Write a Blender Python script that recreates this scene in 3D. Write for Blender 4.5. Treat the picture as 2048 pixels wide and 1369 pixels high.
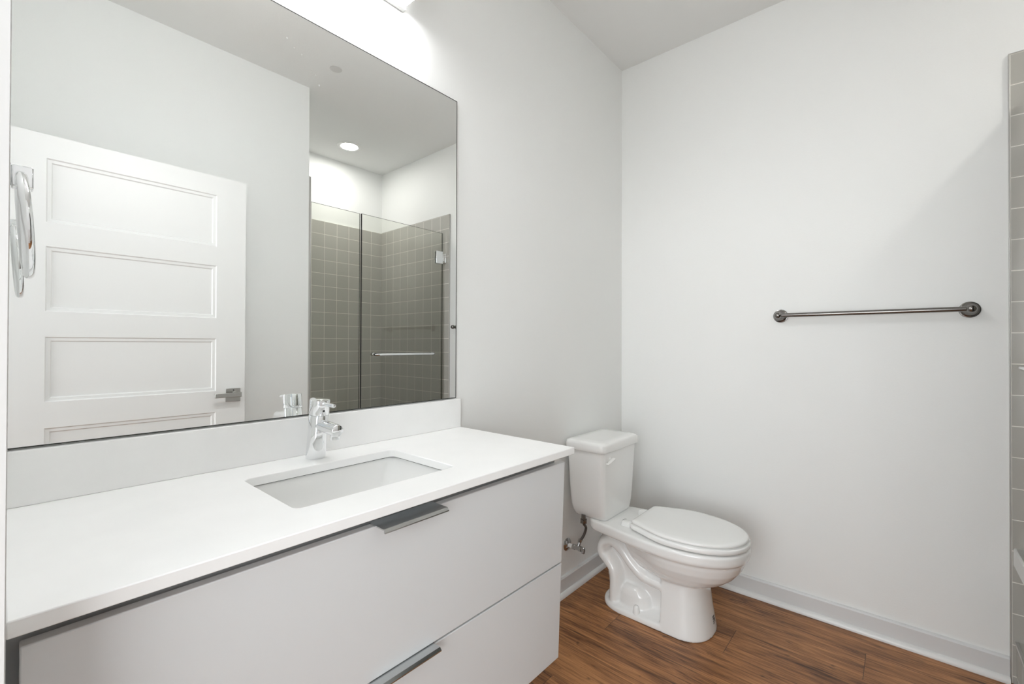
import bpy, bmesh, math, random
from mathutils import Vector, Matrix

# ------------------------------------------------------------------ scene, camera, world, exposure
for o in list(bpy.data.objects):
    bpy.data.objects.remove(o, do_unlink=True)
SC = bpy.context.scene
COL = SC.collection

# room frame used below: x along the mirror wall, y out of the mirror wall into the room, z up (Blender Y = -y)
XB, H = 2.335, 2.74                 # wall with the towel bar, ceiling height
XL = 0.0066                         # room face of the wall with the doorway
YD = 1.5377                         # wall behind the open door
YS = 2.4487                         # back of the shower
XD = 1.2413                         # left side of the shower
CAM_F, CAM_YAW, CAM_PITCH, CAM_ROLL = 896.05, 41.0963, 0.3446, 0.191

def make_camera():
    a, b, r = (math.radians(v) for v in (CAM_YAW, CAM_PITCH, CAM_ROLL))
    fw = Vector((math.cos(a), math.sin(a), 0)); up = Vector((0, 0, 1)); rt = Vector((math.sin(a), -math.cos(a), 0))
    f2 = fw * math.cos(b) + up * math.sin(b)
    u2 = up * math.cos(b) - fw * math.sin(b)
    r2 = rt * math.cos(r) + u2 * math.sin(r)
    u3 = u2 * math.cos(r) - rt * math.sin(r)
    cam = bpy.data.cameras.new('camera')
    cam.sensor_fit = 'HORIZONTAL'; cam.sensor_width = 36.0; cam.lens = CAM_F / 2048 * 36.0
    cam.clip_start = 0.02; cam.clip_end = 60
    o = bpy.data.objects.new('camera', cam); COL.objects.link(o)
    m = Matrix((r2, u3, -f2)).transposed().to_4x4(); m.translation = Vector((0, -1.2074, 1.1718))
    o.matrix_world = m
    SC.camera = o
make_camera()

W = bpy.data.worlds.new('daylight'); SC.world = W; W.use_nodes = True
W.node_tree.nodes['Background'].inputs[0].default_value = (0.93, 0.97, 1.0, 1)
W.node_tree.nodes['Background'].inputs[1].default_value = 0.6     # daylight of the room beyond the doorway
la = bpy.data.lights.new('doorway_fill', 'AREA'); la.shape = 'RECTANGLE'; la.size = 3.2; la.size_y = 2.0; la.energy = 125; la.color = (0.93, 0.97, 1.0)
lo = bpy.data.objects.new('doorway_fill', la); COL.objects.link(lo)                # added fill lamp beyond the doorway to brighten the room, no window built
lo.location = (-2.3, -1.62, 1.30); lo.rotation_euler = Vector((2.5, 0.45, -0.10)).to_track_quat('-Z', 'Y').to_euler()
LAMP_STRENGTH = 31               # opal diffuser over the mirror
DOWNLIGHT_STRENGTH = 120          # recessed light in the shower
SC.view_settings.view_transform = 'Standard'
SC.view_settings.look = 'None'
SC.view_settings.gamma = 1.0
SC.view_settings.use_curve_mapping = False
SC.view_settings.exposure = 0.12
SC.cycles.max_bounces = 16
SC.cycles.diffuse_bounces = 8
SC.cycles.glossy_bounces = 8
SC.cycles.transparent_max_bounces = 24
SC.cycles.caustics_reflective = True

# ------------------------------------------------------------------ materials
def mat(name):
    m = bpy.data.materials.new(name); m.use_nodes = True
    nt = m.node_tree
    return m, nt, nt.nodes['Principled BSDF']

def N(nt, t, **kw):
    n = nt.nodes.new(t)
    for k, v in kw.items(): setattr(n, k, v)
    return n

def simple(name, col, rough=0.5, metal=0.0, spec=0.5, bump=None, coat=0.0):
    m, nt, b = mat(name)
    b.inputs['Base Color'].default_value = (*col, 1)
    b.inputs['Roughness'].default_value = rough
    b.inputs['Metallic'].default_value = metal
    b.inputs['Specular IOR Level'].default_value = spec
    b.inputs['Coat Weight'].default_value = coat
    b.inputs['Coat Roughness'].default_value = 0.05
    if bump:
        tc = N(nt, 'ShaderNodeTexCoord'); no = N(nt, 'ShaderNodeTexNoise'); bp = N(nt, 'ShaderNodeBump')
        no.inputs['Scale'].default_value = bump[0]; no.inputs['Detail'].default_value = 3
        bp.inputs['Strength'].default_value = bump[1]; bp.inputs['Distance'].default_value = bump[2]
        nt.links.new(tc.outputs['Object'], no.inputs['Vector'])
        nt.links.new(no.outputs['Fac'], bp.inputs['Height'])
        nt.links.new(bp.outputs['Normal'], b.inputs['Normal'])
    return m

M = {}
M['wall'] = simple('wall_paint', (0.850, 0.858, 0.846), 0.55, bump=(160, 0.12, 0.002))
M['ceiling'] = simple('ceiling_paint', (0.825, 0.828, 0.818), 0.8, bump=(160, 0.1, 0.002))
M['trim'] = simple('trim_paint', (0.80, 0.80, 0.79), 0.3, bump=(60, 0.05, 0.001))
M['baseboard'] = simple('baseboard_paint', (0.70, 0.705, 0.705), 0.3, bump=(60, 0.05, 0.001))
M['door'] = simple('door_paint', (0.84, 0.84, 0.83), 0.38)
M['cabinet'] = simple('white_lacquer', (0.69, 0.705, 0.712), 0.28, coat=0.2)
M['carcass'] = simple('grey_carcass', (0.42, 0.44, 0.45), 0.5)
M['ceramic'] = simple('white_vitreous_china', (0.87, 0.872, 0.86), 0.10, coat=0.4)
M['seat'] = simple('white_seat_plastic', (0.88, 0.88, 0.865), 0.16)
M['gap'] = simple('dark_rubber', (0.02, 0.02, 0.02), 0.6)
M['chrome'] = simple('chrome', (0.86, 0.87, 0.88), 0.06, 1.0)
M['dark_chrome'] = simple('worn_chrome', (0.50, 0.50, 0.50), 0.12, 1.0)
M['nickel'] = simple('brushed_nickel', (0.22, 0.21, 0.20), 0.2, 1.0)
M['satin'] = simple('satin_nickel', (0.50, 0.49, 0.47), 0.3, 1.0)
M['pull'] = simple('dark_polished_pull', (0.62, 0.63, 0.63), 0.18, 1.0)
M['edge_trim'] = simple('aluminium_edge_trim', (0.52, 0.51, 0.49), 0.35, 0.5)
M['mirror'] = simple('mirror_silver', (0.93, 0.945, 0.935), 0.0, 1.0)
M['mirror_edge'] = simple('mirror_dark_edge', (0.02, 0.022, 0.02), 0.35)
M['plate'] = simple('white_fixture_metal', (0.62, 0.62, 0.61), 0.4)
M['shower_pan'] = simple('shower_pan_acrylic', (0.70, 0.70, 0.69), 0.25)
M['sealant'] = simple('grey_sealant', (0.10, 0.10, 0.10), 0.5)
M['ink'] = simple('black_ink', (0.03, 0.03, 0.03), 0.6)
M['hose'] = simple('braided_steel_hose', (0.16, 0.155, 0.15), 0.35, 1.0, bump=(700, 0.6, 0.002))
M['sprinkler'] = simple('grey_cover', (0.66, 0.655, 0.64), 0.8)
M['white_plastic'] = simple('white_plastic', (0.8, 0.8, 0.79), 0.3)

def quartz():
    m, nt, b = mat('white_quartz')
    tc = N(nt, 'ShaderNodeTexCoord'); no = N(nt, 'ShaderNodeTexNoise'); cr = N(nt, 'ShaderNodeValToRGB')
    no.inputs['Scale'].default_value = 9; no.inputs['Detail'].default_value = 6
    cr.color_ramp.elements[0].position = 0.3; cr.color_ramp.elements[0].color = (0.885, 0.887, 0.88, 1)
    cr.color_ramp.elements[1].position = 0.7; cr.color_ramp.elements[1].color = (0.915, 0.917, 0.91, 1)
    nt.links.new(tc.outputs['Object'], no.inputs['Vector']); nt.links.new(no.outputs['Fac'], cr.inputs['Fac'])
    nt.links.new(cr.outputs['Color'], b.inputs['Base Color'])
    b.inputs['Roughness'].default_value = 0.3
    return m
M['quartz'] = quartz()

def emit(name, col, s):
    m = bpy.data.materials.new(name); m.use_nodes = True; nt = m.node_tree
    nt.nodes.remove(nt.nodes['Principled BSDF'])
    e = N(nt, 'ShaderNodeEmission'); e.inputs[0].default_value = (*col, 1); e.inputs[1].default_value = s
    nt.links.new(e.outputs[0], nt.nodes['Material Output'].inputs[0])
    return m
M['lamp'] = emit('lit_opal_acrylic', (0.985, 0.99, 1.0), LAMP_STRENGTH)
M['lens'] = emit('lit_downlight_lens', (1.0, 0.975, 0.94), DOWNLIGHT_STRENGTH)

def glass():
    m = bpy.data.materials.new('shower_glass'); m.use_nodes = True; nt = m.node_tree
    nt.nodes.remove(nt.nodes['Principled BSDF'])
    tr = N(nt, 'ShaderNodeBsdfTransparent'); gl = N(nt, 'ShaderNodeBsdfGlossy'); mx = N(nt, 'ShaderNodeMixShader'); fr = N(nt, 'ShaderNodeFresnel')
    tr.inputs[0].default_value = (0.980, 0.984, 0.962, 1)
    gl.inputs['Roughness'].default_value = 0.0
    fr.inputs['IOR'].default_value = 1.4
    nt.links.new(fr.outputs[0], mx.inputs[0]); nt.links.new(tr.outputs[0], mx.inputs[1]); nt.links.new(gl.outputs[0], mx.inputs[2])
    nt.links.new(mx.outputs[0], nt.nodes['Material Output'].inputs[0])
    return m
M['glass'] = glass()
M['glass_edge'] = simple('green_glass_edge', (0.035, 0.05, 0.04), 0.2)

def tile(name, axis, off_a, off_z):
    # axis: which object axis runs along the wall (0 = x, 1 = y)
    m, nt, b = mat(name)
    tc = N(nt, 'ShaderNodeTexCoord'); sp = N(nt, 'ShaderNodeSeparateXYZ'); cb = N(nt, 'ShaderNodeCombineXYZ')
    nt.links.new(tc.outputs['Object'], sp.inputs[0])
    def add(sock, v):
        a = N(nt, 'ShaderNodeMath', operation='ADD'); nt.links.new(sock, a.inputs[0]); a.inputs[1].default_value = v
        return a.outputs[0]
    nt.links.new(add(sp.outputs[axis], off_a), cb.inputs[0])
    nt.links.new(add(sp.outputs[2], off_z), cb.inputs[1])
    br = N(nt, 'ShaderNodeTexBrick'); br.offset = 0.0; br.squash = 1.0
    nt.links.new(cb.outputs[0], br.inputs['Vector'])
    br.inputs['Scale'].default_value = 1.0
    br.inputs['Brick Width'].default_value = 0.1085; br.inputs['Row Height'].default_value = 0.1085
    br.inputs['Mortar Size'].default_value = 0.0020; br.inputs['Mortar Smooth'].default_value = 0.25
    br.inputs['Bias'].default_value = 0.0
    br.inputs['Color1'].default_value = (0.45, 0.438, 0.40, 1)
    br.inputs['Color2'].default_value = (0.475, 0.462, 0.425, 1)
    br.inputs['Mortar'].default_value = (0.82, 0.80, 0.74, 1)
    no = N(nt, 'ShaderNodeTexNoise'); no.inputs['Scale'].default_value = 5; no.inputs['Detail'].default_value = 2
    nt.links.new(tc.outputs['Object'], no.inputs['Vector'])
    bu = N(nt, 'ShaderNodeBump'); bu.inputs['Strength'].default_value = 0.5; bu.inputs['Distance'].default_value = 0.002; bu.invert = True
    nt.links.new(br.outputs['Fac'], bu.inputs['Height'])
    bu2 = N(nt, 'ShaderNodeBump'); bu2.inputs['Strength'].default_value = 0.12; bu2.inputs['Distance'].default_value = 0.02
    nt.links.new(no.outputs['Fac'], bu2.inputs['Height']); nt.links.new(bu.outputs['Normal'], bu2.inputs['Normal'])
    nt.links.new(bu2.outputs['Normal'], b.inputs['Normal'])
    nt.links.new(br.outputs['Color'], b.inputs['Base Color'])
    b.inputs['Roughness'].default_value = 0.14
    return m

def wood():
    m, nt, b = mat('wood_plank_floor')
    L = nt.links.new
    tc = N(nt, 'ShaderNodeTexCoord'); sp = N(nt, 'ShaderNodeSeparateXYZ'); L(tc.outputs['Object'], sp.inputs[0])
    def math_(op, a, bb=None):
        n = N(nt, 'ShaderNodeMath', operation=op)
        for i, v in enumerate((a, bb)):
            if v is None: continue
            if isinstance(v, (int, float)): n.inputs[i].default_value = v
            else: L(v, n.inputs[i])
        return n.outputs[0]
    PW, PL = 0.1755, 1.22
    u = math_('DIVIDE', math_('SUBTRACT', sp.outputs[0], 2.0009 - 20 * PW), PW)      # plank index across x
    pid = math_('FLOOR', u)
    wn = N(nt, 'ShaderNodeTexWhiteNoise', noise_dimensions='1D'); L(pid, wn.inputs['W'])
    # hand-placed joints: the plank beside the toilet has its end joint 0.69 m out, the next one 1.095 m out
    shift = math_('MULTIPLY', pid, 0.41)
    yy = math_('MULTIPLY', sp.outputs[1], -1.0)
    v = math_('DIVIDE', math_('SUBTRACT', math_('ADD', yy, 30 * PL), math_('ADD', 0.69 - 19 * 0.41, shift)), PL)
    vid = math_('FLOOR', v)
    key = math_('ADD', math_('MULTIPLY', pid, 7.31), math_('MULTIPLY', vid, 3.17))
    wn2 = N(nt, 'ShaderNodeTexWhiteNoise', noise_dimensions='1D'); L(key, wn2.inputs['W'])
    off = math_('MULTIPLY', wn2.outputs['Value'], 37.0)
    def grain(sx, sy, detail, dist, rough=0.6):
        cb = N(nt, 'ShaderNodeCombineXYZ')
        L(math_('MULTIPLY', sp.outputs[0], sx), cb.inputs[0])
        L(math_('ADD', math_('MULTIPLY', sp.outputs[1], sy), off), cb.inputs[1])
        L(off, cb.inputs[2])
        n = N(nt, 'ShaderNodeTexNoise'); n.inputs['Scale'].default_value = 1; n.inputs['Detail'].default_value = detail
        n.inputs['Distortion'].default_value = dist; n.inputs['Roughness'].default_value = rough
        L(cb.outputs[0], n.inputs['Vector'])
        return n.outputs['Fac']
    broad = grain(11, 1.5, 4, 1.2)
    mid = grain(42, 3.2, 5, 1.8, 0.65)
    fine = grain(190, 5.0, 4, 0.6, 0.7)
    knots = grain(16, 5.5, 2, 2.5)
    mix = math_('ADD', math_('MULTIPLY', broad, 0.55), math_('ADD', math_('MULTIPLY', mid, 0.55), math_('MULTIPLY', math_('SUBTRACT', fine, 0.08), 0.62)))
    mix = math_('ADD', mix, math_('MULTIPLY', math_('SUBTRACT', wn2.outputs['Value'], 0.5), 0.07))
    cr = N(nt, 'ShaderNodeValToRGB'); L(mix, cr.inputs['Fac'])
    e = cr.color_ramp.elements
    e[0].position = 0.56; e[0].color = (0.035, 0.014, 0.006, 1)
    e[1].position = 0.98; e[1].color = (0.52, 0.245, 0.095, 1)
    for pos, c in ((0.66, (0.110, 0.042, 0.015, 1)), (0.74, (0.215, 0.088, 0.031, 1)), (0.84, (0.345, 0.150, 0.055, 1))):
        x = e.new(pos); x.color = c
    kn = N(nt, 'ShaderNodeMapRange'); L(knots, kn.inputs[0]); kn.inputs[1].default_value = 0.66; kn.inputs[2].default_value = 0.76
    kn.inputs[3].default_value = 0.0; kn.inputs[4].default_value = 0.8
    mk = N(nt, 'ShaderNodeMix', data_type='RGBA'); L(kn.outputs[0], mk.inputs['Factor']); L(cr.outputs['Color'], mk.inputs['A'])
    mk.inputs['B'].default_value = (0.05, 0.02, 0.009, 1)
    # seams between planks
    fu = math_('ABSOLUTE', math_('SUBTRACT', math_('FRACT', u), 0.5))
    fv = math_('ABSOLUTE', math_('SUBTRACT', math_('FRACT', v), 0.5))
    su = math_('GREATER_THAN', fu, 0.5 - 0.0009 / PW); sv = math_('GREATER_THAN', fv, 0.5 - 0.0011 / PL)
    seam = math_('MAXIMUM', su, sv)
    ms = N(nt, 'ShaderNodeMix', data_type='RGBA'); L(math_('MULTIPLY', seam, 0.75), ms.inputs['Factor']); L(mk.outputs['Result'], ms.inputs['A'])
    ms.inputs['B'].default_value = (0.04, 0.018, 0.008, 1)
    L(ms.outputs['Result'], b.inputs['Base Color'])
    bu = N(nt, 'ShaderNodeBump'); bu.inputs['Strength'].default_value = 0.25; bu.inputs['Distance'].default_value = 0.001
    L(math_('SUBTRACT', fine, seam), bu.inputs['Height']); L(bu.outputs['Normal'], b.inputs['Normal'])
    b.inputs['Roughness'].default_value = 0.42
    return m
M['wood'] = wood()
M['tile_back'] = tile('shower_tile_back', 0, -1.784 + 0.1085 * 20, -2.1955 + 0.1085 * 30)
M['tile_side'] = tile('shower_tile_side', 1, 1.4917 + 0.1085 * 20, -2.1955 + 0.1085 * 30)

# ------------------------------------------------------------------ mesh helpers (room frame; y is negated on the way in)
def V(bm, p): return bm.verts.new((p[0], -p[1], p[2]))

def obj(name, bm, material, parent=None, smooth=False, bevel=0.0, seg=2, angle=35, recalc=True):
    if recalc: bmesh.ops.recalc_face_normals(bm, faces=bm.faces[:])
    me = bpy.data.meshes.new(name); bm.to_mesh(me); bm.free()
    mats = material if isinstance(material, (list, tuple)) else [material]
    for mm in mats: me.materials.append(mm)
    o = bpy.data.objects.new(name, me); COL.objects.link(o)
    if bevel:
        md = o.modifiers.new('edge', 'BEVEL'); md.width = bevel; md.segments = seg; md.limit_method = 'ANGLE'; md.angle_limit = math.radians(40)
        md.harden_normals = False
    if smooth or bevel:
        for p in me.polygons: p.use_smooth = True
        me.set_sharp_from_angle(angle=math.radians(angle))
    if parent: o.parent = parent; o.matrix_parent_inverse = parent.matrix_world.inverted()
    return o

def empty(name, loc, label, cat, group=None):
    o = bpy.data.objects.new(name, None); COL.objects.link(o)
    o.location = (loc[0], -loc[1], loc[2]); o.empty_display_size = 0.05
    o.matrix_world = Matrix.Translation(o.location)
    tag(o, label, cat, group)
    return o

def tag(o, label, cat, group=None):
    o['label'] = label; o['category'] = cat
    if group: o['group'] = group
    return o

def struct(o, label, cat):
    o['kind'] = 'structure'; o['label'] = label; o['category'] = cat
    return o

def box(bm, x0, x1, y0, y1, z0, z1):
    v = [V(bm, (x, y, z)) for x in (x0, x1) for y in (y0, y1) for z in (z0, z1)]
    fs = []
    for f in ((0, 1, 3, 2), (4, 6, 7, 5), (0, 4, 5, 1), (2, 3, 7, 6), (0, 2, 6, 4), (1, 5, 7, 3)):
        fs.append(bm.faces.new([v[i] for i in f]))
    return v, fs

def boxes(name, material, lst, parent=None, bevel=0.0, **k):
    bm = bmesh.new()
    for b in lst: box(bm, *b)
    return obj(name, bm, material, parent, bevel=bevel, **k)

def loft(bm, rings, cap0=True, cap1=True, closed=False):
    R = [[V(bm, p) for p in r] for r in rings]
    n = len(R[0])
    for a, b in zip(R, R[1:] + ([R[0]] if closed else [])):
        for i in range(n):
            j = (i + 1) % n
            bm.faces.new((a[i], a[j], b[j], b[i]))
    if not closed:
        if cap0: bm.faces.new(R[0][::-1])
        if cap1: bm.faces.new(R[-1])
    return R

def frame(d):
    d = Vector(d).normalized()
    a = Vector((0, 0, 1)) if abs(d.z) < 0.9 else Vector((1, 0, 0))
    s = d.cross(a).normalized()
    return s, s.cross(d).normalized()

def cyl(bm, p0, p1, r0, r1=None, n=32):
    r1 = r0 if r1 is None else r1
    p0, p1 = Vector(p0), Vector(p1); s, t = frame(p1 - p0)
    loft(bm, [[p + s * (r * math.cos(2 * math.pi * i / n)) + t * (r * math.sin(2 * math.pi * i / n)) for i in range(n)] for p, r in ((p0, r0), (p1, r1))])

def lathe(bm, o, d, prof, n=40):
    o = Vector(o); d = Vector(d).normalized(); s, t = frame(d)
    loft(bm, [[o + d * h + s * (r * math.cos(2 * math.pi * i / n)) + t * (r * math.sin(2 * math.pi * i / n)) for i in range(n)] for r, h in prof])

def tube(bm, pts, r, n=20, closed=False, flat=1.0):
    P = [Vector(p) for p in pts]; m = len(P); rings = []
    s = None
    for i in range(m):
        a = P[(i - 1) % m] if (closed or i > 0) else P[i]
        b = P[(i + 1) % m] if (closed or i < m - 1) else P[i]
        d = (b - a).normalized()
        if s is None: s, _ = frame(d)
        s = (s - d * s.dot(d)).normalized(); t = s.cross(d)
        rr = r[i] if isinstance(r, (list, tuple)) else r
        rings.append([P[i] + s * (rr * math.cos(2 * math.pi * k / n)) + t * (rr * flat * math.sin(2 * math.pi * k / n)) for k in range(n)])
    loft(bm, rings, closed=closed)

def catmull(pts, k=8, closed=False):
    P = [Vector(p) for p in pts]; n = len(P); out = []
    for i in range(n if closed else n - 1):
        if closed: a, b, c, d = P[(i - 1) % n], P[i], P[(i + 1) % n], P[(i + 2) % n]
        else: a, b, c, d = P[max(i - 1, 0)], P[i], P[i + 1], P[min(i + 2, n - 1)]
        for j in range(k):
            t = j / k
            out.append(0.5 * ((2 * b) + (c - a) * t + (2 * a - 5 * b + 4 * c - d) * t * t + (3 * b - a - 3 * c + d) * t ** 3))
    if not closed: out.append(P[-1])
    return out

def rrect(cx, cy, hx, hy, r, z, n=8):
    out = []
    for sx, sy, a0 in ((1, 1, 0), (-1, 1, 90), (-1, -1, 180), (1, -1, 270)):
        for i in range(n + 1):
            a = math.radians(a0 + 90 * i / n)
            out.append((cx + sx * (hx - r) + r * math.cos(a), cy + sy * (hy - r) + r * math.sin(a), z))
    return out

# ------------------------------------------------------------------ the room
struct(boxes('floor', M['wood'], [(-2.6, XB + .1, -.1, YD + 1.1, -.08, 0.0)]), 'brown wood-look plank floor', 'floor')
struct(boxes('ceiling', M['ceiling'], [(-.12, XB + .1, -.1, YS + .1, H, H + .1)]), 'flat white painted ceiling', 'ceiling')
struct(boxes('wall_back', M['wall'], [(-.12, XB + .1, -.12, 0, 0, H)]), 'white wall behind the mirror, vanity and toilet', 'wall')
struct(boxes('wall_right', M['wall'], [(XB, XB + .12, 0, YS + .1, 0, H)]), 'white wall carrying the towel bar', 'wall')
YJ0, YJ1 = 0.55, 1.405
struct(boxes('wall_left', M['wall'], [(XL - .12, XL, 0, YJ0, 0, H), (XL - .12, XL, YJ1, YD + .12, 0, H), (XL - .12, XL, YJ0, YJ1, 2.05, H)]),
       'white wall end beside the doorway at the left edge', 'wall')
struct(boxes('wall_front', M['wall'], [(XL, XD - .10, YD, YD + .1, 0, H), (XD - .10, XD, YD, YS + .1, 0, H)]), 'white wall behind the open door', 'wall')
struct(boxes('wall_shower', M['wall'], [(XD - .1, XB + .1, YS, YS + .12, 0, H)]), 'back wall of the shower alcove above the tile', 'wall')

TT = 2.1955
struct(boxes('wall_tile_right', M['tile_side'], [(XB - .010, XB, 1.4917, YS, 0, TT)]), 'square grey tile on the right shower wall', 'wall')
struct(boxes('wall_tile_back', M['tile_back'], [(XD, XB, YS - .010, YS, 0, TT)]), 'square grey tile on the back shower wall', 'wall')
struct(boxes('wall_tile_left', M['tile_side'], [(XD, XD + .012, YD + .012, YS - .010, 0, TT)]), 'square grey tile on the left shower wall', 'wall')
struct(boxes('trim_1', M['edge_trim'], [(XB - .0115, XB - .0003, 1.4880, 1.4915, .0, TT + .004), (XB - .0115, XB - .0003, 1.4915, YS - .011, TT, TT + .004)], bevel=.001), 'metal edge strip where the grey tile meets the wall', 'edge strip')
struct(boxes('trim_2', M['edge_trim'], [(XD, XD + .014, YD + .0005, YD + .0118, 0, TT + .004)], bevel=.001), 'metal edge strip on the left shower corner', 'edge strip')
struct(boxes('floor_shower', M['shower_pan'], [(XD + .012, XB - .010, 1.5855, YS - .010, 0.0005, .03)], bevel=.002), 'shower floor behind the glass', 'shower floor')
curb = boxes('trim_3', M['tile_back'], [(XD + .0125, XB - .0115, 1.503, 1.585, 0.0005, .147)])
struct(curb, 'grey tiled shower curb', 'curb')
struct(boxes('trim_4', M['edge_trim'], [(XD + .0125, XB - .0125, 1.4985, 1.503, .140, .1495), (XD + .0125, XB - .0125, 1.503, 1.5065, .1472, .1495)], bevel=.0008), 'metal strip along the shower curb edge', 'edge strip')

def skirting(name, a0, a1, base, axis, label):
    # profile (distance from wall, height)
    prof = [(0.0, 0.0), (.013, 0.0), (.013, .079), (.009, .0845), (0.0, .0865)]
    bm = bmesh.new()
    def P(t, d, z): return (t, base + d, z) if axis == 'x' else (base - d, t, z)
    loft(bm, [[P(t, d, z) for d, z in prof] for t in (a0, a1)])
    return struct(obj(name, bm, M['baseboard'], smooth=True, angle=25), label, 'baseboard')
def shoe(name, a0, a1, base, axis, label):
    prof = [(.0131, 0.0005), (.029, 0.0005)] + [(.0131 + .0159 * math.cos(math.radians(t)), .004 + .017 * math.sin(math.radians(t))) for t in range(0, 91, 15)]
    bm = bmesh.new()
    def P(t, d, z): return (t, base + d, z) if axis == 'x' else (base - d, t, z)
    loft(bm, [[P(t, d, z) for d, z in prof] for t in (a0, a1)])
    return struct(obj(name, bm, M['trim'], smooth=True, angle=25), label, 'moulding')
skirting('baseboard_back', XL, XB - .0002, .0002, 'x', 'white baseboard under the mirror wall behind the toilet')
skirting('baseboard_right', .0135, 1.4875, XB - .0002, 'y', 'white baseboard below the towel bar')
shoe('trim_5', XL, XB - .0132, .0, 'x', 'rounded white shoe moulding behind the toilet')
shoe('trim_6', .0295, 1.4875, XB, 'y', 'rounded white shoe moulding below the towel bar')
bm = bmesh.new(); box(bm, .86, XD - .03, YD - .0135, YD - .0003, 0, .0865)
struct(obj('baseboard_front', bm, M['trim'], bevel=.003), 'white baseboard below the wall behind the door', 'baseboard')

# open door parallel to the mirror, seen in the mirror
def make_door():
    x0, x1, y0, y1, z0, z1 = .022, .836, 1.36, 1.395, .012, 2.0
    panels = [(1.652, 1.907), (1.298, 1.557), (.938, 1.197), (.578, .8345), (.218, .474)]
    px0, px1 = .1205, .7075
    bm = bmesh.new()
    xs = [x0, px0, px1, x1]
    zs = [z0]
    for a, b in reversed(panels): zs += [a, b]
    zs.append(z1)
    vs = {}
    def v(x, y, z):
        k = (round(x, 5), round(y, 5), round(z, 5))
        if k not in vs: vs[k] = V(bm, k)
        return vs[k]
    for ys, rev in ((y0, 1), (y1, -1)):
        for i in range(3):
            for j in range(len(zs) - 1):
                a, b, c, d = xs[i], xs[i + 1], zs[j], zs[j + 1]
                if i == 1 and j % 2 == 1:
                    prev = None
                    for inset, dep in ((0, 0), (.004, .005), (.015, .0055), (.019, .0105)):
                        y = ys + rev * dep
                        ring = [v(a + inset, y, c + inset), v(b - inset, y, c + inset), v(b - inset, y, d - inset), v(a + inset, y, d - inset)]
                        if prev:
                            for k in range(4): bm.faces.new((prev[k], prev[(k + 1) % 4], ring[(k + 1) % 4], ring[k]))
                        prev = ring
                    bm.faces.new(prev)
                else:
                    bm.faces.new((v(a, ys, c), v(b, ys, c), v(b, ys, d), v(a, ys, d)))
    for j in range(len(zs) - 1):
        for x in (x0, x1): bm.faces.new((v(x, y0, zs[j]), v(x, y1, zs[j]), v(x, y1, zs[j + 1]), v(x, y0, zs[j + 1])))
    for i in range(3):
        for z in (z0, z1): bm.faces.new((v(xs[i], y0, z), v(xs[i + 1], y0, z), v(xs[i + 1], y1, z), v(xs[i], y1, z)))
    d = struct(obj('door_1', bm, M['door']), 'white panelled bathroom door standing open, seen in the mirror', 'door')
    h = boxes('rosette', M['satin'], [(.748, .814, 1.352, 1.36, .881, .947)], d, bevel=.0012)
    h['label'] = 'square satin nickel rosette'
    bm = bmesh.new()
    cyl(bm, (.792, 1.352, .9175), (.792, 1.317, .9175), .0105)
    cyl(bm, (.792, 1.3525, .9175), (.792, 1.345, .9175), .016)
    box(bm, .690, .8070, 1.3075, 1.3175, .9065, .9290)
    lv = obj('lever', bm, M['satin'], h, bevel=.002)
    cyl_bm = bmesh.new(); cyl(cyl_bm, (.782, 1.352, .938), (.782, 1.3505, .938), .003, n=16)
    obj('keyhole', cyl_bm, M['gap'], h)
    boxes('latch', M['mirror_edge'], [(.836, .8385, 1.371, 1.384, .898, .925)], d, bevel=.0008)
make_door()
struct(boxes('trim_7', M['trim'], [(XL - .119, XL - .001, YJ0 + .0005, YJ0 + .012, 0, 2.04), (XL - .119, XL - .001, YJ1 - .009, YJ1 - .0005, 0, 2.04), (XL - .119, XL - .001, YJ0 + .012, YJ1 - .009, 2.028, 2.0495)]),
       'white door jamb lining of the doorway', 'door jamb')

# ------------------------------------------------------------------ vanity
VX0, VX1 = XL + .0005, 1.0855
SINK = (.348, .7245, .135, .397)
CT, CB = .8787, .8595

def make_vanity():
    t = empty('vanity_cabinet', (.54, .22, .262), 'white wall-hung vanity cabinet with two wide flat drawers', 'vanity cabinet')
    boxes('carcass', M['carcass'], [(VX0, 1.070, .0005, .018, .268, .8585), (VX0, VX0 + .018, .018, .44, .268, .8585), (1.052, 1.070, .018, .44, .268, .8585),
                                    (VX0 + .018, 1.052, .018, .44, .268, .286), (VX0 + .018, 1.052, .422, .44, .286, .8585)], t)
    def front(z0, z1):
        bm = bmesh.new()
        yf = lambda z: .4735 + (z - .835) * .036
        x0, x1 = .0176, 1.075
        vs = []
        for x in (x0, x1):
            for z in (z0, z1):
                for dy in (-.019, 0): vs.append(V(bm, (x, yf(z) + dy, z)))
        for f in ((0, 1, 3, 2), (4, 6, 7, 5), (0, 4, 5, 1), (2, 3, 7, 6), (0, 2, 6, 4), (1, 5, 7, 3)): bm.faces.new([vs[i] for i in f])
        return obj('drawer', bm, M['cabinet'], t, bevel=.0018, seg=2), yf(z1)
    for z0, z1, lip in ((.5445, .8355, .031), (.2640, .5405, .020)):
        d, y = front(z0, z1)
        bm = bmesh.new()
        # folded edge pull: top plate, down-turned lip
        prof = [(y - .019, z1 + .0004), (y + lip, z1 + .0004), (y + lip, z1 - .0042), (y + lip + .0040, z1 - .0042), (y + lip + .0040, z1 - .0020), (y + lip - .0008, z1 + .0028), (y - .019, z1 + .0028)]
        loft(bm, [[(x, a, b) for a, b in prof] for x in (.4575, .6075)])
        h = obj('handle', bm, M['pull'], d, smooth=True, angle=20)
        h['label'] = 'polished metal edge pull'
    return t
make_vanity()

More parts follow.
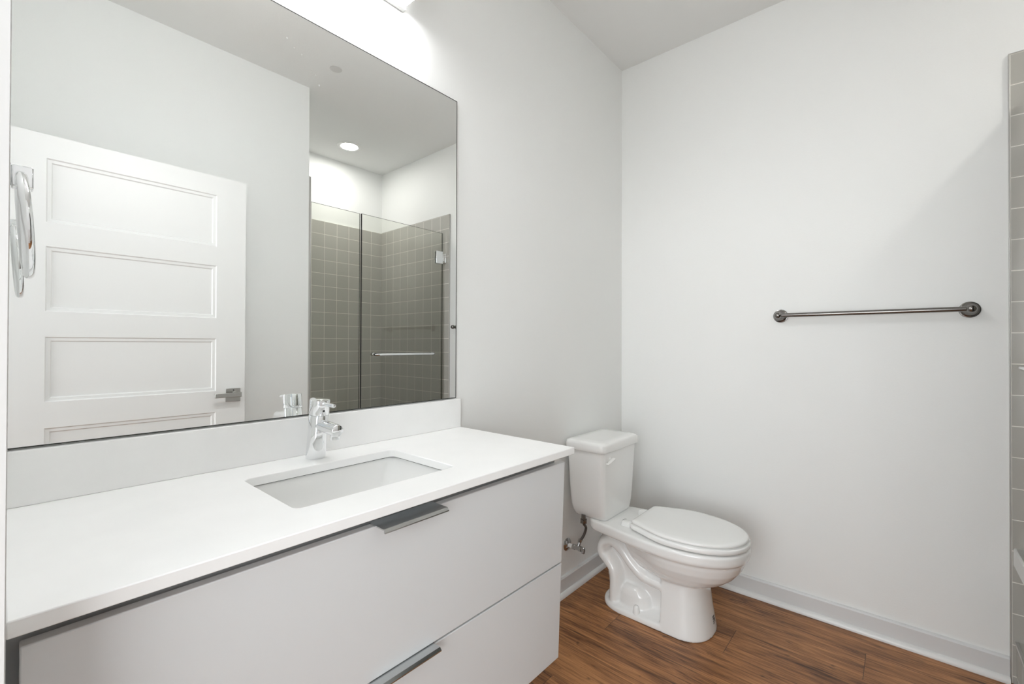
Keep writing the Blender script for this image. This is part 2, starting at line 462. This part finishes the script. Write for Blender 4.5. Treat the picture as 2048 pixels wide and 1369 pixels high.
def make_counter():
    bm = bmesh.new()
    x0, x1, y0, y1 = SINK
    inner = rrect((x0 + x1) / 2, (y0 + y1) / 2, (x1 - x0) / 2, (y1 - y0) / 2, .017, CT, 6)
    outer = [(VX0, .0005, CT), (VX1, .0005, CT), (VX1, .4995, CT), (VX0, .4995, CT)]
    def ring(pts, z): return [V(bm, (p[0], p[1], z)) for p in pts]
    tops = []
    for z in (CT, CB):
        o_, i_ = ring(outer, z), ring(inner, z)
        ed = []
        for r in (o_, i_):
            for k in range(len(r)): ed.append(bm.edges.new((r[k], r[(k + 1) % len(r)])))
        bmesh.ops.triangle_fill(bm, use_beauty=True, use_dissolve=False, edges=ed)
        tops.append((o_, i_))
    for a, b in ((tops[0][0], tops[1][0]), (tops[0][1], tops[1][1])):
        for k in range(len(a)):
            j = (k + 1) % len(a)
            bm.faces.new((a[k], a[j], b[j], b[k]))
    c = obj('countertop', bm, M['quartz'], bevel=.0016, seg=2)
    tag(c, 'white quartz vanity countertop with rectangular sink cut-out', 'countertop')
    boxes('backsplash', M['quartz'], [(VX0, VX1, .0005, .0200, CT + .0002, .9785)], c, bevel=.0012)
make_counter()

def make_sink():
    x0, x1, y0, y1 = SINK
    cx, cy, hx, hy = (x0 + x1) / 2, (y0 + y1) / 2, (x1 - x0) / 2, (y1 - y0) / 2
    t = empty('sink', (cx, cy, .72), 'rectangular white undermount sink set into the countertop', 'sink')
    prof_in = [(.0085, .8586, .020), (.006, .852, .024), (.000, .82, .035), (-.012, .765, .050), (-.028, .742, .060), (-.060, .733, .060), (-.110, .7295, .02)]
    prof_out = [(-.110, .7195, .02), (-.052, .722, .060), (-.012, .735, .060), (.008, .765, .05), (.018, .83, .035), (.032, .840, .03), (.032, .8588, .03)]
    bm = bmesh.new()
    loft(bm, [rrect(cx, cy, hx + d, max(hy + d, .02), min(r, hy + d - .001), z, 8) for d, z, r in prof_in + prof_out], closed=True)
    obj('basin', bm, M['ceramic'], t, smooth=True, angle=50)
    bm = bmesh.new()
    loft(bm, [rrect(cx, cy, hx + d, hy + d, .02, z, 8) for d, z in ((.0035, .8577), (.0075, .8577), (.0075, .8592), (.0035, .8592))], closed=True)
    obj('sealant', bm, M['sealant'], t)
    bm = bmesh.new()
    lathe(bm, (cx, cy, .7295), (0, 0, 1), [(.004, -.006), (.030, -.006), (.034, .000), (.032, .003), (.026, .0035), (.018, .001), (.017, .006), (.004, .0075)])
    obj('drain', bm, M['chrome'], t, smooth=True, angle=40)
make_sink()

def make_faucet():
    fx = .5395
    b0 = Vector((fx, .0655, CT + .0003)); lean = Vector((0, .158, 1)).normalized()
    t = empty('faucet', b0, 'chrome single-lever faucet behind the sink', 'faucet')
    bm = bmesh.new()
    s, _ = frame((0, 0, 1))
    # base ring is level, the body leans towards the basin
    def ring(h, r, level=False):
        c = Vector((fx, .0655 + h * .158, CT + .0003 + h))
        if level: u, v = Vector((1, 0, 0)), Vector((0, 1, 0))
        else: u = Vector((1, 0, 0)); v = lean.cross(u)
        return [c + u * (r * math.cos(2 * math.pi * i / 48)) + v * (r * math.sin(2 * math.pi * i / 48)) for i in range(48)]
    loft(bm, [ring(0, .0235, True), ring(.0015, .0240, True), ring(.006, .0240, True), ring(.02, .0238), ring(.112, .0235), ring(.1135, .0225)])
    body = obj('body', bm, M['chrome'], t, smooth=True, angle=40)
    bm = bmesh.new()
    loft(bm, [ring(.1135, .0215), ring(.1155, .0235), ring(.117, .0242), ring(.1500, .0242), ring(.1520, .0236), ring(.1527, .0222)])
    cap = obj('handle', bm, M['chrome'], t, smooth=True, angle=40)
    bm = bmesh.new()
    c = Vector((fx, .0655 + .143 * .158, CT + .143))
    d = Vector((0, 1, -.02)).normalized()
    lathe(bm, c + d * .020, d, [(.0044, 0), (.0048, .004), (.0050, .050), (.0044, .0535), (.003, .0545)], 24)
    obj('lever', bm, M['chrome'], cap, smooth=True, angle=40)
    bm = bmesh.new()
    c = Vector((fx, .0655 + .088 * .158, CT + .088)); d = Vector((0, 1, -.045)).normalized()
    lathe(bm, c + d * .010, d, [(.0150, 0), (.0150, .0885), (.0144, .0905), (.0130, .0915)], 36)
    sp = obj('spout', bm, M['chrome'], t, smooth=True, angle=40)
    bm = bmesh.new()
    a = c + d * .088
    lathe(bm, a + Vector((0, -.002, -.008)), (0, .1, -1), [(.0112, 0), (.0112, .0145), (.0102, .0160), (.008, .0162), (.0075, .012)], 28)
    obj('aerator', bm, M['chrome'], sp, smooth=True, angle=40)
    bm = bmesh.new()
    cc = Vector((fx, .0655 + .128 * .158, CT + .128)); dd = Vector((0, 1, -.158)).normalized()
    lathe(bm, cc + dd * .0235, dd, [(.0028, 0), (.0028, .0011), (.002, .0013)], 16)
    obj('index_dot', bm, M['gap'], cap)
make_faucet()

# ------------------------------------------------------------------ mirror, vanity light, towel ring
def make_mirror():
    x0, x1, z0, z1 = XL + .0005, 1.0745, .9815, 2.0425
    t = empty('wall_mirror', ((x0 + x1) / 2, .003, z0), 'large frameless rectangular mirror above the vanity', 'mirror')
    e = .0022
    g = boxes('glass', M['mirror'], [(x0 + e, x1 - e, .0008, .0060, z0 + e, z1 - e)], t)
    boxes('dark_edge', M['mirror_edge'], [(x0, x0 + e, .0008, .0064, z0, z1), (x1 - e, x1, .0008, .0064, z0, z1), (x0 + e, x1 - e, .0008, .0064, z0, z0 + e), (x0 + e, x1 - e, .0008, .0064, z1 - e, z1)], t)
    random.seed(4)
    for (x, z, r) in ((.487, 1.965, .0042), (.505, 1.949, .0030), (.524, 1.940, .0034), (.552, 1.905, .0030), (.562, 1.902, .0042), (.572, 1.879, .0044), (.47, 1.97, .002), (.55, 1.911, .002)):
        bm = bmesh.new()
        lathe(bm, (x, .0059, z), (0, 1, 0), [(r * .6, 0), (r * .5, .0003), (r * .2, .0005)], 12)
        obj('dried_spot', bm, M['splash'], t, smooth=True)
m, nt, b = mat('dried_water_spots')
b.inputs['Base Color'].default_value = (.9, .9, .9, 1); b.inputs['Alpha'].default_value = .13; b.inputs['Roughness'].default_value = .6
M['splash'] = m
make_mirror()

def make_vanity_light():
    t = empty('vanity_light', (.54, .0, 2.30), 'lit white box vanity light above the mirror', 'wall light')
    boxes('backplate', M['plate'], [(.232, .8465, .0005, .016, 2.2368, 2.345)], t, bevel=.001)
    boxes('diffuser', M['lamp'], [(.2345, .8460, .0175, .105, 2.2485, 2.338)], t, bevel=.001)
    for x in (.2320, .8463):
        boxes('end_cap', M['plate'], [(x, x + .0022, .0175, .106, 2.2478, 2.339)], t)
    boxes('top_cap', M['plate'], [(.2320, .8485, .0175, .106, 2.3392, 2.342)], t)
make_vanity_light()

def make_towel_ring():
    t = empty('towel_ring', (XL, .224, 1.42), 'chrome towel ring on the left wall beside the mirror', 'towel ring')
    boxes('mount', M['chrome'], [(XL, XL + .004, .2125, .2355, 1.4035, 1.4345), (XL + .004, XL + .0265, .2125, .2355, 1.4005, 1.4325)], t, bevel=.002)
    bm = bmesh.new()
    P = []
    for i in range(56):
        a = 2 * math.pi * i / 56
        yy = .224 + .078 * math.cos(a); h = math.sin(a)
        zz = 1.346 + .0715 * h
        P.append((XL + .0132 + (1 - h) * .5 * .0095, yy, zz))
    tube(bm, P, .0062, 18, closed=True)
    obj('ring', bm, M['chrome'], t, smooth=True)
make_towel_ring()

# ------------------------------------------------------------------ towel bar on the right wall
def make_towel_bar():
    y0, y1, z = .790, 1.392, 1.3055
    t = empty('towel_bar', (XB, (y0 + y1) / 2, z), 'brushed nickel towel bar with round posts on the wall beside the shower', 'towel bar')
    for y in (y0, y1):
        bm = bmesh.new()
        lathe(bm, (XB - .0002, y, z), (-1, 0, 0), [(.0295, 0), (.0295, .004), (.0285, .006), (.0262, .0065), (.0258, .0095), (.0225, .0125), (.0165, .019), (.0130, .027), (.0118, .036), (.0122, .043), (.0142, .048), (.0150, .055), (.0142, .062), (.0110, .068), (.0055, .0715), (.001, .0722)], 40)
        obj('post', bm, M['nickel'], t, smooth=True, angle=30)
    bm = bmesh.new(); cyl(bm, (XB - .055, y0 + .004, z), (XB - .055, y1 - .004, z), .0092, n=28)
    obj('bar', bm, M['nickel'], t, smooth=True, angle=40)
make_towel_bar()

# ------------------------------------------------------------------ shower glass
YG = 1.542
def pane(name, x0, x1, z0, z1, parent):
    bm = bmesh.new()
    _, fs = box(bm, x0, x1, YG - .004, YG + .004, z0, z1)
    bm.faces.ensure_lookup_table()
    for f in bm.faces:
        n = f.calc_center_median()
        c = [v.co.y for v in f.verts]
        f.material_index = 0 if max(c) - min(c) < 1e-4 else 1
    return obj(name, bm, [M['glass'], M['glass_edge']], parent)

def make_glass():
    t = empty('glass_panel', (1.42, YG, .15), 'narrow fixed clear glass shower panel beside the wall corner', 'shower panel')
    pane('pane', XD + .014, 1.5845, .152, 2.0460, t)
    boxes('channel', M['satin'], [(XD + .0122, XD + .0138, YG - .009, YG + .009, .1497, 2.0460), (XD + .0138, 1.5845, YG - .009, YG + .009, .1497, .1518)], t)
    d = empty('shower_door', (1.96, YG, .15), 'hinged clear glass shower door with chrome towel bar handle', 'shower door')
    p = pane('pane', 1.5985, 2.2975, .160, 2.0490, d)
    boxes('seal', M['gap'], [(1.5948, 1.5983, YG - .005, YG + .005, .160, 2.0480)], d)
    z = 1.1015; xa, xb = 1.690, 2.192; yb = YG - .043
    bm = bmesh.new()
    pts = [(xa, YG - .006, z), (xa, yb + .022, z)] + [(xa + .022 * (1 - math.cos(math.radians(a))), yb + .022 * (1 - math.sin(math.radians(a))), z) for a in range(15, 91, 15)]
    pts += [(xb - .022 * (1 - math.cos(math.radians(a))), yb + .022 * (1 - math.sin(math.radians(a))), z) for a in range(90, 14, -15)] + [(xb, yb + .022, z), (xb, YG - .006, z)]
    tube(bm, pts, .0095, 20)
    for x in (xa, xb):
        lathe(bm, (x, YG - .0042, z), (0, -1, 0), [(.0125, 0), (.0125, .005), (.0105, .007)], 24)
    hb = obj('towel_bar_handle', bm, M['chrome'], d, smooth=True, angle=40); hb['label'] = 'chrome tube bar across the glass'
    for x in (xa, xb):
        bm = bmesh.new(); lathe(bm, (x, YG + .0042, z), (0, 1, 0), [(.0125, 0), (.0125, .012), (.0100, .016), (.004, .017)], 24)
        obj('knob', bm, M['chrome'], d, smooth=True, angle=40)
    for z0 in (1.804, .380):
        h = boxes('hinge', M['chrome'], [(2.2280, 2.2930, YG - .0145, YG - .0043, z0, z0 + .098), (2.2280, 2.2930, YG + .0043, YG + .0145, z0, z0 + .098)], d, bevel=.0025, seg=2)
        boxes('wall_plate', M['chrome'], [(2.3165, 2.3245, YG - .016, YG + .045, z0 + .012, z0 + .086), (2.298, 2.3165, YG - .0125, YG + .0125, z0 + .023, z0 + .075)], h, bevel=.0025)
        bm = bmesh.new(); cyl(bm, (2.2965, YG, z0 + .012), (2.2965, YG, z0 + .086), .0075, n=20)
        obj('pin', bm, M['chrome'], h, smooth=True, angle=40)
make_glass()

# ------------------------------------------------------------------ ceiling fittings
def make_ceiling_things():
    c = (1.818, 2.108, H)
    t = empty('recessed_light', c, 'round lit recessed downlight in the shower ceiling', 'ceiling light')
    bm = bmesh.new()
    lathe(bm, (c[0], c[1], H - .0002), (0, 0, -1), [(.078, 0), (.094, 0), (.094, .003), (.090, .006), (.078, .0065), (.073, .003)], 56)
    # open the middle so the lens shows: rebuild as a closed ring
    bm.free(); bm = bmesh.new()
    n = 56; prof = [(.0625, .0002), (.092, .0002), (.092, .002), (.088, .0045), (.074, .0060), (.066, .0045)]
    loft(bm, [[(c[0] + r * math.cos(2 * math.pi * i / n), c[1] + r * math.sin(2 * math.pi * i / n), H - h) for i in range(n)] for r, h in prof], closed=True)
    obj('trim_ring', bm, M['white_plastic'], t, smooth=True, angle=40)
    bm = bmesh.new(); lathe(bm, (c[0], c[1], H - .0005), (0, 0, -1), [(.0620, 0), (.0620, .002), (.05, .003), (.02, .0032)], 48)
    obj('lens', bm, M['lens'], t, smooth=True, angle=40)
    bm = bmesh.new(); lathe(bm, (1.2545, 1.2363, H - .0003), (0, 0, -1), [(.034, 0), (.033, .001), (.028, .0022), (.01, .0028)], 40)
    tag(obj('sprinkler_cover', bm, M['sprinkler'], smooth=True, angle=40), 'small round grey cover plate on the ceiling', 'sprinkler cover')
make_ceiling_things()

# ------------------------------------------------------------------ toilet
XT = 1.912
def egg(yr, hr, yc, hw, yf, z, n=2.15, rc=.02, k=14):
    """closed outline: straight back at yr (half width hr), widest hw at yc, rounded nose at yf; counter-clockwise from back right"""
    side = []
    m = 14
    for i in range(m):                      # right side, back to widest
        t = i / m
        s = t * t * (3 - 2 * t)
        s = 0.5 * s + 0.5 * math.sin(t * math.pi / 2)
        side.append((hr + (hw - hr) * s, yr + (yc - yr) * t))
    for i in range(k + 1):                  # nose quarter
        a = math.pi / 2 * i / k
        side.append((hw * abs(math.cos(a)) ** (2 / n), yc + (yf - yc) * abs(math.sin(a)) ** (2 / n)))
    side[-1] = (0.0, yf)
    # round the back corner
    p0 = side[0]
    back = [(p0[0] - rc + rc * math.sin(math.pi / 2 * i / 5), yr + rc - rc * math.cos(math.pi / 2 * i / 5)) for i in range(5)]
    side = back + [p for p in side if p[1] > yr + rc * .8]
    pts = [(XT + u, y, z) for u, y in side]
    pts += [(XT - u, y, z) for u, y in reversed(side[:-1])]
    return pts

def resample(ring, n):
    P = [Vector(p) for p in ring]; P.append(P[0])
    L = [0]
    for a, b in zip(P, P[1:]): L.append(L[-1] + (b - a).length)
    out = []; k = 0
    for i in range(n):
        s = L[-1] * i / n
        while L[k + 1] < s: k += 1
        out.append(P[k].lerp(P[k + 1], (s - L[k]) / max(L[k + 1] - L[k], 1e-9)))
    return out

def rloft(bm, rings, n=96):
    loft(bm, [resample(r, n) for r in rings])

def remeshed(bm, voxel, smooth_it):
    me = bpy.data.meshes.new('tmp'); bmesh.ops.recalc_face_normals(bm, faces=bm.faces[:]); bm.to_mesh(me); bm.free()
    o = bpy.data.objects.new('tmp', me); COL.objects.link(o)
    md = o.modifiers.new('r', 'REMESH'); md.mode = 'VOXEL'; md.voxel_size = voxel
    ms = o.modifiers.new('s', 'SMOOTH'); ms.factor = .5; ms.iterations = smooth_it
    bpy.context.view_layer.update()
    dg = bpy.context.evaluated_depsgraph_get()
    out = bpy.data.meshes.new_from_object(o.evaluated_get(dg))
    bpy.data.objects.remove(o, do_unlink=True)
    b2 = bmesh.new(); b2.from_mesh(out); bpy.data.meshes.remove(out)
    return b2

def make_toilet():
    t = empty('toilet', (XT, .40, 0), 'white two-piece toilet with closed lid beside the vanity', 'toilet')
    # --- bowl, pedestal and trapway: one ceramic piece
    bm = bmesh.new()
    RT = .3775
    # rim and rear deck
    def rim(z, d=0.0, dy=0.0): return egg(.115 + d, .132 - d * .6, .500, .1945 - d, .7605 - d, z, rc=.03)
    rloft(bm, [rim(RT, .006), rim(RT - .002, .002), rim(RT - .006, 0), rim(.345, .001), rim(.336, .004), rim(.330, .012), rim(.318, .04)])
    # bowl underside
    rloft(bm, [egg(.27, .10, .50, .184, .749, .336), egg(.275, .105, .50, .1805, .744, .315), egg(.285, .10, .50, .171, .731, .285), egg(.300, .095, .50, .156, .708, .255), egg(.325, .085, .49, .137, .675, .228), egg(.350, .07, .48, .112, .640, .208), egg(.38, .05, .47, .06, .57, .190)])
    # front pedestal column
    def col(z, hw, yf, yb=.452): return egg(yb, hw * .98, yb + .06, hw, yf, z, n=2.35, rc=.006)
    rloft(bm, [col(0, .1290, .6315), col(.004, .1300, .6325), col(.02, .1285, .6300), col(.10, .1175, .6165), col(.20, .1100, .6040), col(.30, .1070, .5930)])
    # foot plate
    def foot(z, d): 
        pts = []
        for i in range(25):
            a = math.pi * (i / 24)
            pts.append((XT + (.1300 - d) * abs(math.cos(a)) ** .8 * (1 if math.cos(a) >= 0 else -1), .290 - (.132 - d) * math.sin(a) ** .85, z))
        pts += [(XT - .130 + d, .46, z), (XT + .130 - d, .46, z)]
        return pts
    rloft(bm, [foot(0, .002), foot(.003, 0), foot(.020, .001), foot(.026, .008), foot(.036, .040), foot(.05, .085)], 96)
    # centre web
    box(bm, XT - .058, XT + .058, .19, .47, .0, .34)
    box(bm, XT - .050, XT + .050, .135, .30, .25, .337)
    loft(bm, [[(XT + u, y, z) for y, z in ((.150, .26), (.172, .16), (.196, .02), (.30, .02), (.30, .26))] for u in (-.050, .050)])
    # trapway: swept flattened section
    path = catmull([(0, .53, .155), (0, .441, .172), (0, .372, .180), (0, .318, .216), (0, .274, .261), (0, .222, .290), (0, .178, .268), (0, .170, .226), (0, .200, .196), (0, .226, .166), (0, .234, .125), (0, .232, .07), (0, .230, .02)], 8)
    rings = []
    for i, p in enumerate(path):
        a = path[max(i - 1, 0)]; b_ = path[min(i + 1, len(path) - 1)]
        d = (b_ - a).normalized(); nrm = Vector((0, -d.z, d.y))
        ring = []
        for k in range(28):
            w = 2 * math.pi * k / 28; c, s = math.cos(w), math.sin(w)
            ring.append(Vector((XT, 0, 0)) + p + Vector((1, 0, 0)) * (.111 * math.copysign(abs(c) ** .70, c)) + nrm * (.0365 * math.copysign(abs(s) ** .95, s)))
        rings.append(ring)
    loft(bm, rings)
    # rear bolt platform bump
    rings = []
    for z, sc in ((.0, 1.0), (.05, 1.0), (.085, .92), (.105, .74), (.116, .45)):
        rings.append([(XT + .104 * math.copysign(abs(math.cos(a)) ** .5, math.cos(a)) * (1 - (1 - sc) * .35), .318 + .078 * sc * math.copysign(abs(math.sin(a)) ** .7, math.sin(a)) + (.0 if sc > .9 else -.006), z) for a in [2 * math.pi * i / 40 for i in range(40)]])
    loft(bm, rings)
    b2 = remeshed(bm, .0042, 5)
    for v in b2.verts:
        if v.co.z < .0008: v.co.z = .0008
    bowl = obj('bowl', b2, M['ceramic'], t, smooth=True, angle=60)
    # --- tank
    def tk(z, hw, y0, y1, r=.026): return rrect(XT, (y0 + y1) / 2, hw, (y1 - y0) / 2, r, z, 8)
    bm = bmesh.new()
    loft(bm, [tk(.3750, .110, .046, .197), tk(.3775, .1195, .040, .2020), tk(.388, .1290, .035, .2045), tk(.405, .1375, .031, .2055), tk(.43, .1445, .028, .2065), tk(.47, .1490, .025, .2080), tk(.52, .1535, .0235, .2095), tk(.60, .1590, .022, .2125), tk(.695, .1650, .021, .2165)])
    obj('tank', bm, M['ceramic'], t, smooth=True, angle=50)
    bm = bmesh.new()
    loft(bm, [tk(.6905, .170, .018, .2215), tk(.6925, .1745, .0165, .2255), tk(.697, .1765, .016, .2275), tk(.722, .1765, .016, .2275, .028), tk(.730, .1740, .0175, .2250, .028), tk(.7345, .1680, .023, .2195, .028), tk(.7368, .1570, .033, .2090, .026), tk(.7375, .12, .06, .18, .02)])
    obj('tank_lid', bm, M['ceramic'], t, smooth=True, angle=50)
    # --- flush lever
    bm = bmesh.new()
    lathe(bm, (1.812, .2120, .655), (0, 1, 0), [(.014, 0), (.014, .004), (.009, .006), (.0085, .014), (.004, .016)], 24)
    P = catmull([(1.822, .2265, .6600), (1.806, .2290, .6590), (1.786, .2310, .6545), (1.768, .2325, .6505), (1.752, .2340, .6495)], 5)
    rr = [.0115 - .0045 * (i / (len(P) - 1)) for i in range(len(P))]; rr[0] = .008; rr[-1] = .005
    tube(bm, P, rr, 16, flat=.55)
    obj('flush_lever', bm, M['seat'], t, smooth=True, angle=60)
    # --- seat and lid
    def so(d, z): return egg(.322 + d, .122 - d * .4, .505, .181 - d, .757 - d, z, rc=.012)
    bm = bmesh.new()
    prof = [(.070, .3830), (.0025, .3830), (.0, .3850), (-.001, .3915), (-.001, .3990), (.0015, .4020), (.070, .4020)]
    loft(bm, [resample(so(d - .003, z), 110) for d, z in prof], closed=True)
    obj('seat', bm, M['seat'], t, smooth=True, angle=60)
    bm = bmesh.new()
    prof = [(.030, .4076), (.0045, .4076), (.0030, .4088), (.0025, .4135), (.005, .4172), (.012, .4198), (.03, .4212), (.08, .4222), (.12, .4225)]
    loft(bm, [resample(so(d, z), 110) for d, z in prof])
    obj('seat_lid', bm, M['seat'], t, smooth=True, angle=60)
    for z0, z1, d in ((.4015, .4080, .020), (.3770, .3836, .018)):
        for sx in (-1, 1):
            bm = bmesh.new(); box(bm, XT + sx * .128 - .006, XT + sx * .128 + .006, .612, .632, z0, z1)
            obj('bumper', bm, M['seat'], t, bevel=.001)
    # --- hinges on the deck
    for sx in (-1, 1):
        bm = bmesh.new()
        loft(bm, [rrect(XT + sx * .0855, .290, hx, hy, r, z, 5) for z, hx, hy, r in ((.3765, .020, .022, .008), (.390, .0195, .0215, .008), (.3950, .0175, .0195, .008), (.3965, .012, .015, .006))])
        h = obj('hinge_cap', bm, M['seat'], t, smooth=True, angle=50)
        bm = bmesh.new(); cyl(bm, (XT + sx * .078 - .018, .316, .394), (XT + sx * .078 + .018, .316, .394), .0085, n=20)
        obj('hinge_pin', bm, M['seat'], h, smooth=True, angle=50)
    # --- floor bolt caps
    for sx in (-1, 1):
        bm = bmesh.new()
        lathe(bm, (XT + sx * .112, .3475, .024), (0, 0, 1), [(.0145, 0), (.0140, .008), (.0115, .026), (.0085, .032), (.003, .0345)], 24)
        obj('bolt_cap', bm, M['seat'], t, smooth=True, angle=60)
    # --- small printed marks: on the deck and near the foot of the pedestal
    bm = bmesh.new()
    for (u, y, l, w) in ((-.050, .252, .011, .0022), (-.041, .2545, .008, .0018), (-.045, .248, .014, .0016), (-.031, .2500, .007, .0016), (-.027, .2545, .005, .0016)):
        box(bm, XT + u, XT + u + l, y, y + w, .3768, .3782)
    m1 = obj('printed_mark', bm, M['ink'], bowl); m1['label'] = 'small dark print on the deck'
    from mathutils.bvhtree import BVHTree
    bb = bmesh.new(); bb.from_mesh(bowl.data); tree = BVHTree.FromBMesh(bb); bb.free()
    bm = bmesh.new()
    random.seed(2)
    for row in range(4):
        for c in range(4):
            if random.random() < .2: continue
            a = math.radians(75 + c * 3.6); z = .040 + row * .0078 + random.uniform(-.001, .001)
            o_ = Vector((XT + .4 * math.cos(a), -(.52 + .4 * math.sin(a)), z))
            hit, nrm, _, _ = tree.ray_cast(o_, Vector((-math.cos(a), math.sin(a), 0)))
            if hit is None: continue
            t1 = Vector((0, 0, 1)).cross(nrm).normalized(); t2 = nrm.cross(t1)
            w, h = random.choice((.0016, .0022)), random.choice((.0022, .003))
            q = [hit + nrm * .0003 + t1 * (w * i) + t2 * (h * j) for i, j in ((-1, -1), (1, -1), (1, 1), (-1, 1))]
            q2 = [v + nrm * .0004 for v in q]
            A = [bm.verts.new(v) for v in q]; B = [bm.verts.new(v) for v in q2]
            bm.faces.new(B); bm.faces.new(A[::-1])
            for k in range(4): bm.faces.new((A[k], A[(k + 1) % 4], B[(k + 1) % 4], B[k]))
    m2 = obj('printed_mark', bm, M['ink'], bowl); m2['label'] = 'small dark print near the pedestal foot'
make_toilet()

# ------------------------------------------------------------------ water supply behind the toilet
def make_supply():
    vx, vz = 1.787, .2215
    t = empty('supply_valve', (vx, 0, vz), 'chrome water shut-off valve on the wall between vanity and toilet', 'valve')
    bm = bmesh.new()
    lathe(bm, (vx, .0003, vz), (0, 1, 0), [(.030, 0), (.030, .002), (.026, .006), (.015, .010), (.0125, .012)], 36)
    obj('wall_flange', bm, M['dark_chrome'], t, smooth=True, angle=40)
    bm = bmesh.new()
    cyl(bm, (vx, .010, vz), (vx, .034, vz), .0095, n=24)
    st = obj('pipe_stub', bm, M['white_plastic'], t, smooth=True, angle=40)
    bm = bmesh.new()
    lathe(bm, (vx, .034, vz), (0, 1, 0), [(.0125, 0), (.0125, .012), (.0105, .013), (.0105, .034), (.0125, .035), (.0125, .044), (.009, .046)], 24)
    cyl(bm, (vx, .058, vz), (vx + .012, .062, vz + .022), .0085, n=20)
    obj('valve_body', bm, M['dark_chrome'], t, smooth=True, angle=40)
    bm = bmesh.new()
    loft(bm, [[(vx + (.0085 * s) * math.cos(a), y, vz - .003 + (.0165 * s) * math.sin(a)) for a in [2 * math.pi * i / 28 for i in range(28)]] for y, s in ((.080, .6), (.082, .95), (.092, 1.0), (.096, .9), (.097, .6))])
    obj('valve_handle', bm, M['dark_chrome'], t, smooth=True, angle=40)
    P = catmull([(vx + .012, .062, vz + .022), (vx + .019, .068, vz + .036), (vx + .026, .080, vz + .062), (vx + .024, .090, vz + .096), (1.784, .095, vz + .124), (1.781, .096, .362)], 8)
    h = bmesh.new(); tube(h, P, .0062, 16)
    obj('supply_hose', h, M['hose'], t, smooth=True, angle=60)
    bm = bmesh.new()
    lathe(bm, (1.781, .096, .349), (0, 0, 1), [(.009, 0), (.0165, .002), (.0165, .018), (.0120, .019), (.0110, .040)], 6)
    obj('coupling_nut', bm, M['nickel'], t)
    bm = bmesh.new()
    lathe(bm, (vx + .0125, .0625, vz + .024), (.3, .25, .9), [(.0075, 0), (.0095, .001), (.0095, .013), (.007, .015)], 12)
    obj('coupling_nut', bm, M['dark_chrome'], t)
make_supply()
